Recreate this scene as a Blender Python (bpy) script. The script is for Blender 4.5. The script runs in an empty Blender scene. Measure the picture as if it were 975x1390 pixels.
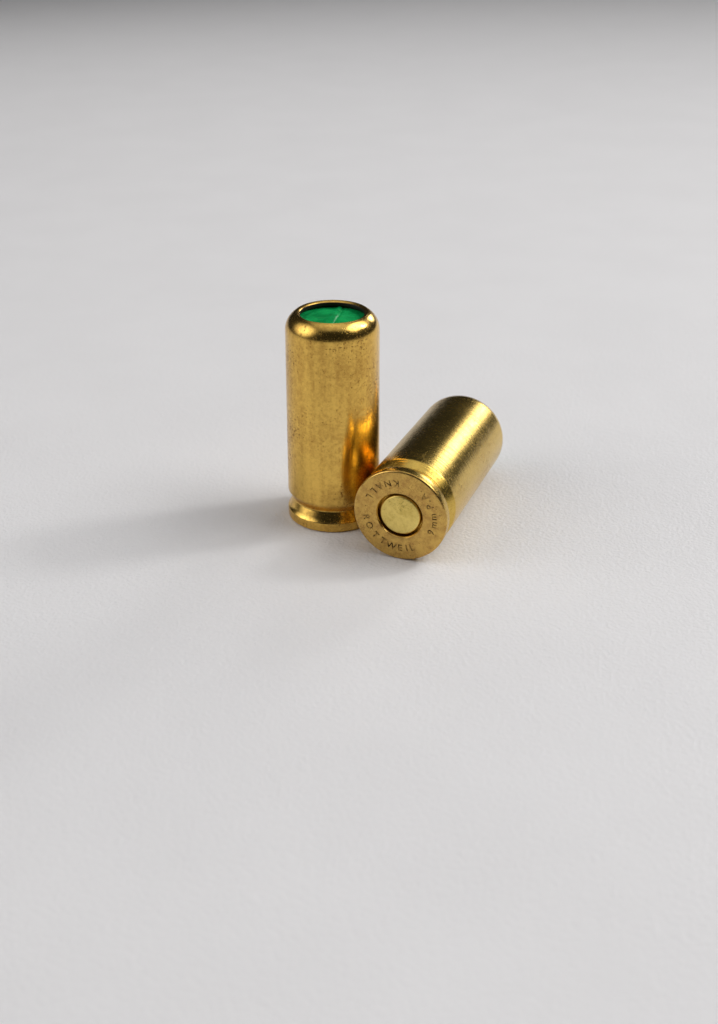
import bpy, bmesh, math, random
from mathutils import Vector, Matrix
random.seed(7)
R = math.radians
MM = 0.001
scene = bpy.context.scene
C = scene.collection

# ------------------------------------------------------------------ camera
cam_d = bpy.data.cameras.new('camera')
cam = bpy.data.objects.new('camera', cam_d)
C.objects.link(cam)
cam.location = (2.666*MM, -122.30*MM, 64.08*MM)
cam.rotation_euler = (R(90-26.21), 0, 0)
cam_d.sensor_fit = 'VERTICAL'
cam_d.sensor_height = 24.0
cam_d.sensor_width = 24.0*718/1024
cam_d.lens = 1751/1390*24.0
cam_d.shift_y = -45/1390
cam_d.clip_start = 0.005
cam_d.clip_end = 20
cam_d.dof.use_dof = True
cam_d.dof.focus_distance = 0.1295
cam_d.dof.aperture_fstop = 22
cam_d.dof.aperture_blades = 7
scene.camera = cam

# ------------------------------------------------------------------ room light (indoor close-up)
world = bpy.data.worlds.new('World')
scene.world = world
world.use_nodes = True
bg = world.node_tree.nodes['Background']
bg.inputs['Color'].default_value = (0.95, 0.97, 1.0, 1)
bg.inputs['Strength'].default_value = 0.02

def area(name, az, el, dist, w, h, power, col, spread=180, aim=(0, 0, 0.005)):
    L = bpy.data.lights.new(name, 'AREA')
    L.shape = 'RECTANGLE'; L.size = w; L.size_y = h
    L.energy = power; L.color = col; L.spread = R(spread)
    o = bpy.data.objects.new(name, L); C.objects.link(o)
    a, e = R(az), R(el)
    d = Vector((math.cos(a)*math.cos(e), math.sin(a)*math.cos(e), math.sin(e)))
    o.location = Vector(aim) + d*dist
    o.rotation_euler = d.to_track_quat('Z', 'Y').to_euler()
    return o
area('window_light', 3, 50, 1.05, 1.10, 0.52, 1.18, (1.0, 0.998, 0.995), 62, (0, 0.09, 0))
area('shoulder_highlight_light', 11, 37, 0.98, 0.13, 0.15, 0.25, (1.0, 0.998, 0.99), 66, (0, 0.08, 0))  # small lamp added to whiten the highlight on the brass shoulder
area('second_window_light', 55, 19, 0.95, 0.72, 0.54, 0.20, (1.0, 0.998, 0.99), 22, (0.14, 0.20, 0.01))
area('ceiling_light', 90, 88, 0.60, 0.90, 0.84, 0.48, (0.99, 0.985, 1.0), 86, (0.14, 0.0, 0))
area('side_wall_light', 188, 31, 0.45, 0.85, 0.48, 0.44, (1.0, 0.99, 0.99), 64)

scene.view_settings.view_transform = 'Standard'
scene.view_settings.look = 'None'
scene.view_settings.exposure = -0.05
scene.view_settings.gamma = 1.0
scene.view_settings.use_curve_mapping = False
scene.render.engine = 'CYCLES'
scene.cycles.use_denoising = True
scene.cycles.max_bounces = 10
scene.cycles.glossy_bounces = 6
scene.cycles.blur_glossy = 0.6
scene.cycles.sample_clamp_indirect = 6.0

# ------------------------------------------------------------------ materials
class NT:
    def __init__(s, name):
        s.m = bpy.data.materials.new(name); s.m.use_nodes = True
        s.t = s.m.node_tree; s.p = s.t.nodes['Principled BSDF']
        tc = s.t.nodes.new('ShaderNodeTexCoord'); s.obj = tc.outputs['Object']
    def n(s, t, **kw):
        x = s.t.nodes.new(t)
        for k, v in kw.items(): setattr(x, k, v)
        return x
    def set(s, sock, v):
        if isinstance(v, bpy.types.NodeSocket): s.t.links.new(v, sock)
        else: sock.default_value = v
    def noise(s, scale, detail=4, rough=.55, vec=None, dist=0):
        x = s.n('ShaderNodeTexNoise')
        s.set(x.inputs['Vector'], vec or s.obj)
        x.inputs['Scale'].default_value = scale; x.inputs['Detail'].default_value = detail
        x.inputs['Roughness'].default_value = rough; x.inputs['Distortion'].default_value = dist
        return x.outputs['Fac']
    def mapping(s, scale, rot=(0, 0, 0)):
        x = s.n('ShaderNodeMapping'); s.set(x.inputs['Vector'], s.obj)
        x.inputs['Scale'].default_value = scale; x.inputs['Rotation'].default_value = rot
        return x.outputs['Vector']
    def ramp(s, v, a, b, lo=0.0, hi=1.0):
        x = s.n('ShaderNodeMapRange'); x.interpolation_type = 'SMOOTHSTEP'
        s.set(x.inputs['Value'], v)
        for k, q in zip(('From Min', 'From Max', 'To Min', 'To Max'), (a, b, lo, hi)): s.set(x.inputs[k], q)
        return x.outputs['Result']
    def math(s, op, a, b=0.0):
        x = s.n('ShaderNodeMath', operation=op); s.set(x.inputs[0], a); s.set(x.inputs[1], b)
        return x.outputs[0]
    def mix(s, f, a, b):
        x = s.n('ShaderNodeMix', data_type='RGBA'); s.set(x.inputs[0], f)
        s.set(x.inputs[6], a if isinstance(a, bpy.types.NodeSocket) else (*a, 1))
        s.set(x.inputs[7], b if isinstance(b, bpy.types.NodeSocket) else (*b, 1))
        return x.outputs[2]
    def bump(s, h, strength, dist, normal=None):
        x = s.n('ShaderNodeBump'); s.set(x.inputs['Height'], h)
        x.inputs['Strength'].default_value = strength; x.inputs['Distance'].default_value = dist
        if normal: s.set(x.inputs['Normal'], normal)
        return x.outputs['Normal']

def brass(name, bright, tarnish, spots, speck_amt, tarn_amt, rough, turned=0.0, drawn=0.0, head=None):
    k = NT(name)
    cloud = k.math('ADD', k.math('MULTIPLY', k.noise(190, 4, .6), .42), k.math('MULTIPLY', k.noise(2600, 5, .75), .58))
    streak = k.noise(1, 4, .6, k.mapping((1100, 1100, 60)))           # drawing marks along the case
    blot = k.math('ADD', k.math('MULTIPLY', cloud, .72), k.math('MULTIPLY', streak, .28))
    f = k.ramp(blot, .40, .62, 0, tarn_amt)
    col = k.mix(f, bright, tarnish)
    if head:                                                          # the stamped head is browner than the turned wall
        sp_ = k.n('ShaderNodeSeparateXYZ'); k.set(sp_.inputs[0], k.obj)
        hm = k.ramp(sp_.outputs['Z'], .00006, .0004, 1, 0)
        col = k.mix(hm, col, k.mix(k.ramp(k.noise(1100, 5, .7), .36, .70), head, (.44, .25, .07)))
    # small pits and dark specks, denser in patches
    sp = k.noise(5200, 4, .62)
    patch = k.noise(170, 3, .6)
    thr = k.math('SUBTRACT', .90, k.math('MULTIPLY', patch, .54))
    speck = k.ramp(k.math('SUBTRACT', sp, thr), 0.0, .05, 0, speck_amt)
    col = k.mix(speck, col, spots)
    k.set(k.p.inputs['Base Color'], col)
    k.p.inputs['Metallic'].default_value = 1.0
    r = k.math('ADD', k.ramp(cloud, .3, .7, rough-.03, rough+.04), k.math('MULTIPLY', speck, .3))
    r = k.math('ADD', r, k.math('MULTIPLY', f, .08))
    k.set(k.p.inputs['Roughness'], r)
    nrm = k.bump(k.noise(3600, 3, .6), .07, .00004)
    if drawn: nrm = k.bump(k.noise(1, 3, .6, k.mapping((5200, 5200, 160))), drawn, .00004, nrm)
    if turned: nrm = k.bump(k.noise(1, 2, .6, k.mapping((220, 220, 5200))), turned, .00006, nrm)
    nrm = k.bump(k.math('MULTIPLY', speck, -1), .25, .00003, nrm)
    k.set(k.p.inputs['Normal'], nrm)
    return k.m

M = {}
M['tarnished_brass'] = brass('tarnished_brass', (.80, .51, .115), (.39, .20, .042), (.12, .055, .015), .65, .68, .20, drawn=.14)
M['clean_brass'] = brass('clean_brass', (.71, .485, .108), (.49, .30, .055), (.2, .11, .03), .45, .5, .23, turned=.40, head=(.66, .42, .11))
M['primer_brass'] = brass('primer_brass', (.86, .66, .20), (.62, .44, .10), (.30, .20, .06), .5, .7, .30)

k = NT('stamped_tarnish')                                             # dirt that stays in the stamped letters
k.set(k.p.inputs['Base Color'], k.mix(k.ramp(k.noise(1300, 3, .6), .36, .58), (.07, .036, .012), (.55, .36, .11)))
k.p.inputs['Metallic'].default_value = .9; k.p.inputs['Roughness'].default_value = .6
M['stamp'] = k.m

k = NT('shaded_plastic_black')  # dark plastic plus the shadow inside the mouth, put into the colour
k.set(k.p.inputs['Base Color'], k.mix(k.noise(900), (.008, .007, .005), (.02, .015, .008)))
k.p.inputs['Specular IOR Level'].default_value = .2
k.p.inputs['Roughness'].default_value = .55
M['shaded_plastic'] = k.m

k = NT('green_plastic')
k.set(k.p.inputs['Base Color'], k.mix(k.ramp(k.noise(420, 3), .35, .7), (.0, .23, .055), (.008, .41, .105)))
k.p.inputs['Roughness'].default_value = .36
k.p.inputs['Subsurface Weight'].default_value = .15
k.p.inputs['Subsurface Radius'].default_value = (.0002, .0006, .0003)
k.set(k.p.inputs['Normal'], k.bump(k.noise(1500, 3), .15, .00008))
k.p.inputs['Specular IOR Level'].default_value = .3
M['green'] = k.m

k = NT('white_leatherette')
vo = k.n('ShaderNodeTexVoronoi', feature='SMOOTH_F1'); 
wv = k.n('ShaderNodeVectorMath', operation='ADD')
ns = k.n('ShaderNodeTexNoise'); k.set(ns.inputs['Vector'], k.obj); ns.inputs['Scale'].default_value = 700
sc_ = k.n('ShaderNodeVectorMath', operation='SCALE'); k.set(sc_.inputs[0], ns.outputs['Color']); sc_.inputs['Scale'].default_value = .0007
k.set(wv.inputs[0], k.obj); k.set(wv.inputs[1], sc_.outputs[0])
k.set(vo.inputs['Vector'], wv.outputs[0]); vo.inputs['Scale'].default_value = 2700
vo.inputs['Smoothness'].default_value = .6
grain = k.math('ADD', k.math('MULTIPLY', vo.outputs['Distance'], .8), k.math('MULTIPLY', k.noise(3400, 3, .6), .85))
col = k.mix(k.ramp(k.noise(60, 4), .3, .7), (.81, .798, .801), (.83, .818, .821))
k.set(k.p.inputs['Base Color'], col)
k.p.inputs['Roughness'].default_value = .52
k.p.inputs['Specular IOR Level'].default_value = .35
k.set(k.p.inputs['Normal'], k.bump(grain, .58, .00010, k.bump(k.noise(130, 3), .05, .0006)))
M['table'] = k.m

# ------------------------------------------------------------------ helpers
def link(name, me, mat=None, parent=None):
    o = bpy.data.objects.new(name, me); C.objects.link(o)
    if mat: me.materials.append(mat)
    if parent: o.parent = parent
    return o

def smooth(me, ang=28):
    bm = bmesh.new(); bm.from_mesh(me)
    for f in bm.faces: f.smooth = True
    for e in bm.edges:
        e.smooth = not (len(e.link_faces) == 2 and e.calc_face_angle(0) > R(ang))
    bm.to_mesh(me); bm.free()

def lathe(prof, seg=144, closed=False):
    """Turn a profile of (r, z) in mm about z; points with r = 0 become a pole."""
    bm = bmesh.new(); rings = []
    for r, z in prof:
        if r < 1e-6: rings.append([bm.verts.new((0, 0, z))])
        else: rings.append([bm.verts.new((r*math.cos(2*math.pi*i/seg), r*math.sin(2*math.pi*i/seg), z)) for i in range(seg)])
    for a, b in zip(rings, rings[1:]):
        for i in range(seg):
            j = (i+1) % seg
            if len(a) == 1 and len(b) == 1: continue
            if len(a) == 1: bm.faces.new((a[0], b[j], b[i]))
            elif len(b) == 1: bm.faces.new((a[i], a[j], b[0]))
            else: bm.faces.new((a[i], a[j], b[j], b[i]))
    bmesh.ops.recalc_face_normals(bm, faces=bm.faces)
    return bm

def arc(r0, z0, r1, z1, n, convex_r=True):
    """Quarter ellipse from (r0,z0) to (r1,z1); leaves along z when convex_r."""
    out = []
    for i in range(1, n+1):
        t = math.pi/2*i/n
        if convex_r: out.append((r1+(r0-r1)*math.cos(t), z0+(z1-z0)*math.sin(t)))
        else: out.append((r0+(r1-r0)*math.sin(t), z1+(z0-z1)*math.cos(t)))
    return out

# ------------------------------------------------------------------ cartridge case (mm, head at z = 0, mouth up)
def case_profile():
    p = [(0, 1.6), (2.33, 1.6), (2.33, .17)]
    p += [(2.34, .14), (2.43, .01), (2.45, 0.0), (4.50, 0.0), (4.60, .01)]
    p += arc(4.60, .01, 4.844, .22, 6, False)
    p += [(4.844, .96), (4.83, 1.03), (4.79, 1.085), (4.74, 1.13)]
    p += [(4.58, 1.50), (4.40, 1.90), (4.33, 2.04), (4.285, 2.14), (4.28, 2.20), (4.32, 2.27)]
    p += [(4.755, 2.98), (4.795, 3.07), (4.812, 3.15), (4.818, 3.25)]
    p += [(4.80, 7.0), (4.775, 12.0), (4.75, 17.0), (4.735, 20.3), (4.733, 20.6)]
    p += [(4.733-2.14*(1-math.cos(R(t))), 20.6+2.07*math.sin(R(t))) for t in range(5, 60, 6)]   # shoulder rolled in towards the mouth
    p += [(3.675, 22.38), (3.64, 22.408), (3.60, 22.422), (3.55, 22.412), (3.27, 22.27), (3.23, 22.22), (3.215, 22.15)]
    p += [(3.23, 21.95), (3.42, 21.75), (3.75, 21.45), (3.95, 21.0), (4.0, 20.0), (0, 20.0)]
    return p

STAMP = [('R', -168), ('O', -152.5), ('T', -134), ('T', -118.5), ('W', -103), ('E', -88), ('I', -76.5), ('L', -67),
         ('9', -20), ('m', -5), ('m', 9), ('P', 27), ('.', 35.5), ('A', 45), ('.', 54.5),
         ('K', 96), ('N', 111), ('A', 126), ('L', 140), ('L', 153.5), ('\u00b7', 172)]
def stamp_cutter():
    bm = bmesh.new()
    for ch, ang in STAMP:
        cu = bpy.data.curves.new('stamp_letter', 'FONT')
        cu.body = ch; cu.size = 0.98; cu.align_x = 'CENTER'; cu.extrude = .06; cu.resolution_u = 3; cu.offset = .012
        o = bpy.data.objects.new('stamp_letter', cu); C.objects.link(o)
        bpy.context.view_layer.update()
        me = bpy.data.meshes.new_from_object(o.evaluated_get(bpy.context.evaluated_depsgraph_get()))
        a = R(ang); jit = random.uniform(-.04, .04)
        c = Vector((math.cos(a), math.sin(a)))
        up, rt, base = -c, Vector((-c.y, c.x)), c*(3.87+jit)
        # viewer's plane (right, up) -> local (x, -y); the head is seen from -z
        mtx = Matrix(((rt.x, up.x, 0, base.x), (-rt.y, -up.y, 0, -base.y), (0, 0, -1, 0), (0, 0, 0, 1)))
        me.transform(mtx)
        b2 = bmesh.new(); b2.from_mesh(me)
        bmesh.ops.recalc_face_normals(b2, faces=b2.faces)
        tmp = bpy.data.meshes.new('t'); b2.to_mesh(tmp); b2.free(); bm.from_mesh(tmp)
        bpy.data.meshes.remove(tmp); bpy.data.meshes.remove(me)
        bpy.data.objects.remove(o); bpy.data.curves.remove(cu)
    bmesh.ops.remove_doubles(bm, verts=bm.verts, dist=.002)
    bmesh.ops.recalc_face_normals(bm, faces=bm.faces)
    me = bpy.data.meshes.new('stamp_cutter'); bm.to_mesh(me); bm.free()
    return me

def case_mesh():
    bm = lathe(case_profile())
    me = bpy.data.meshes.new('case'); bm.to_mesh(me); bm.free()
    smooth(me)
    for s in ('tarnished_brass', 'shaded_plastic', 'stamp'): me.materials.append(M[s])
    for p in me.polygons:                                            # inner mouth wall painted black: dark plastic and its shade
        c = p.center; r = math.hypot(c.x, c.y)
        if c.z > 19.5 and c.z < 22.3 and r < 4.2 and not (r > 3.6 and c.z > 21.9): p.material_index = 1
    o = bpy.data.objects.new('case', me); C.objects.link(o)
    cm = stamp_cutter()
    for s in ('tarnished_brass', 'shaded_plastic', 'stamp'): cm.materials.append(M[s])
    for p in cm.polygons: p.material_index = 2
    co = bpy.data.objects.new('cutter', cm); C.objects.link(co)
    md = o.modifiers.new('b', 'BOOLEAN'); md.operation = 'DIFFERENCE'; md.object = co; md.solver = 'EXACT'; md.use_self = True
    bpy.context.view_layer.update()
    out = bpy.data.meshes.new_from_object(o.evaluated_get(bpy.context.evaluated_depsgraph_get()))
    print('case faces', len(me.polygons), '->', len(out.polygons))
    bpy.data.objects.remove(o); bpy.data.objects.remove(co)
    out.name = 'case'
    smooth(out)
    out.transform(Matrix.Scale(MM, 4))
    return out

def primer_mesh():
    p = [(0, .12), (1.2, .123), (1.90, .14)] + arc(1.90, .14, 2.12, .42, 6, False) + [(2.12, 1.5), (0, 1.5)]
    bm = lathe(p, 96)
    me = bpy.data.meshes.new('primer'); bm.to_mesh(me); bm.free(); smooth(me, 40)
    me.transform(Matrix.Scale(MM, 4)); return me

def disc_mesh():
    """Green plastic closure: a shallow dish with a raised fold across it and fainter moulded lines."""
    bm = bmesh.new(); nr, na = 44, 160; Rm = 3.46; rows = []
    def h(x, y):
        r = math.hypot(x, y)
        z = 21.72 - .10*(r/Rm)**2
        ca, sa = math.cos(R(76)), math.sin(R(76))
        s = x*ca + y*sa; t = -x*sa + y*ca                             # along / across the fold
        w = .14 + .46*(.5 - s/7)
        z += .12*math.exp(-((t-.10)/(w*1.25))**2) - .09*math.exp(-((t+.20+w*.8)/.12)**2) + .05*math.sin(s*2.1+1)*math.exp(-(t/.5)**2)
        t2 = y - .22*math.sin(x*.9) - .35; z -= .055*math.exp(-(t2/.07)**2)*min(1, abs(t)/.6)
        for q in (1.3, 2.1): z += .018*math.sin(r*7+q)*math.exp(-((r-2.5)/.5)**2)
        if r > 3.05: z += .09*((r-3.05)/.41)
        return z
    c = bm.verts.new((0, 0, h(0, 0)))
    for i in range(1, nr+1):
        r = Rm*i/nr
        rows.append([bm.verts.new((r*math.cos(2*math.pi*j/na), r*math.sin(2*math.pi*j/na), h(r*math.cos(2*math.pi*j/na), r*math.sin(2*math.pi*j/na)))) for j in range(na)])
    for j in range(na):
        bm.faces.new((c, rows[0][j], rows[0][(j+1) % na]))
    for a, b in zip(rows, rows[1:]):
        for j in range(na): bm.faces.new((a[j], b[j], b[(j+1) % na], a[(j+1) % na]))
    low = [bm.verts.new((v.co.x, v.co.y, 20.6)) for v in rows[-1]]
    for j in range(na): bm.faces.new((rows[-1][j], low[j], low[(j+1) % na], rows[-1][(j+1) % na]))
    bm.faces.new(low[::-1])
    bmesh.ops.recalc_face_normals(bm, faces=bm.faces)
    me = bpy.data.meshes.new('closure_disc'); bm.to_mesh(me); bm.free(); smooth(me, 60)
    me.transform(Matrix.Scale(MM, 4)); return me

# ------------------------------------------------------------------ the surface
def tabletop():
    bm = bmesh.new(); bmesh.ops.create_cube(bm, size=1)
    bmesh.ops.scale(bm, verts=bm.verts, vec=(1.5, 1.5, .03))
    bmesh.ops.bevel(bm, geom=bm.edges[:], offset=.006, segments=4, affect='EDGES')
    bmesh.ops.translate(bm, verts=bm.verts, vec=(0, .30, -.015))
    me = bpy.data.meshes.new('tabletop'); bm.to_mesh(me); bm.free(); smooth(me)
    o = link('tabletop', me, M['table']); o['kind'] = 'structure'
    o['label'] = 'white leather grained tabletop under the two cartridges'
tabletop()

# ------------------------------------------------------------------ the two cartridges
CASE, PRIMER, DISC = case_mesh(), primer_mesh(), disc_mesh()
PRIMER.materials.append(M['primer_brass']); DISC.materials.append(M['green'])
root = bpy.data.objects.new('blank_cartridge', None); C.objects.link(root)
root.empty_display_size = .005
root['category'] = 'cartridge'; root['group'] = 'brass blank cartridges on the white tabletop'
root['label'] = 'brass blank cartridge standing upright with its green closure facing up'
for nm, me in (('case', CASE), ('primer', PRIMER), ('closure_disc', DISC)):
    link(nm, me, None, root)
root.rotation_euler = (0, 0, R(0))

two = root.copy(); C.objects.link(two)
two['label'] = 'brass blank cartridge lying on its side with stamped head and primer facing the viewer'
for ch in list(root.children):
    c = ch.copy(); C.objects.link(c); c.parent = two
    if ch.name.startswith('case'):
        c.material_slots[0].link = 'OBJECT'; c.material_slots[0].material = M['clean_brass']
a, b = R(21.13), R(.31)
ax = Vector((math.sin(a)*math.cos(b), math.cos(a)*math.cos(b), -math.sin(b)))
sx = Vector((math.cos(a), -math.sin(a), 0)); up = sx.cross(ax)
rot = Matrix((sx, -up, ax)).transposed()
two.matrix_world = Matrix.Translation(Vector((6.629, -10.234, 4.844))*MM) @ rot.to_4x4()
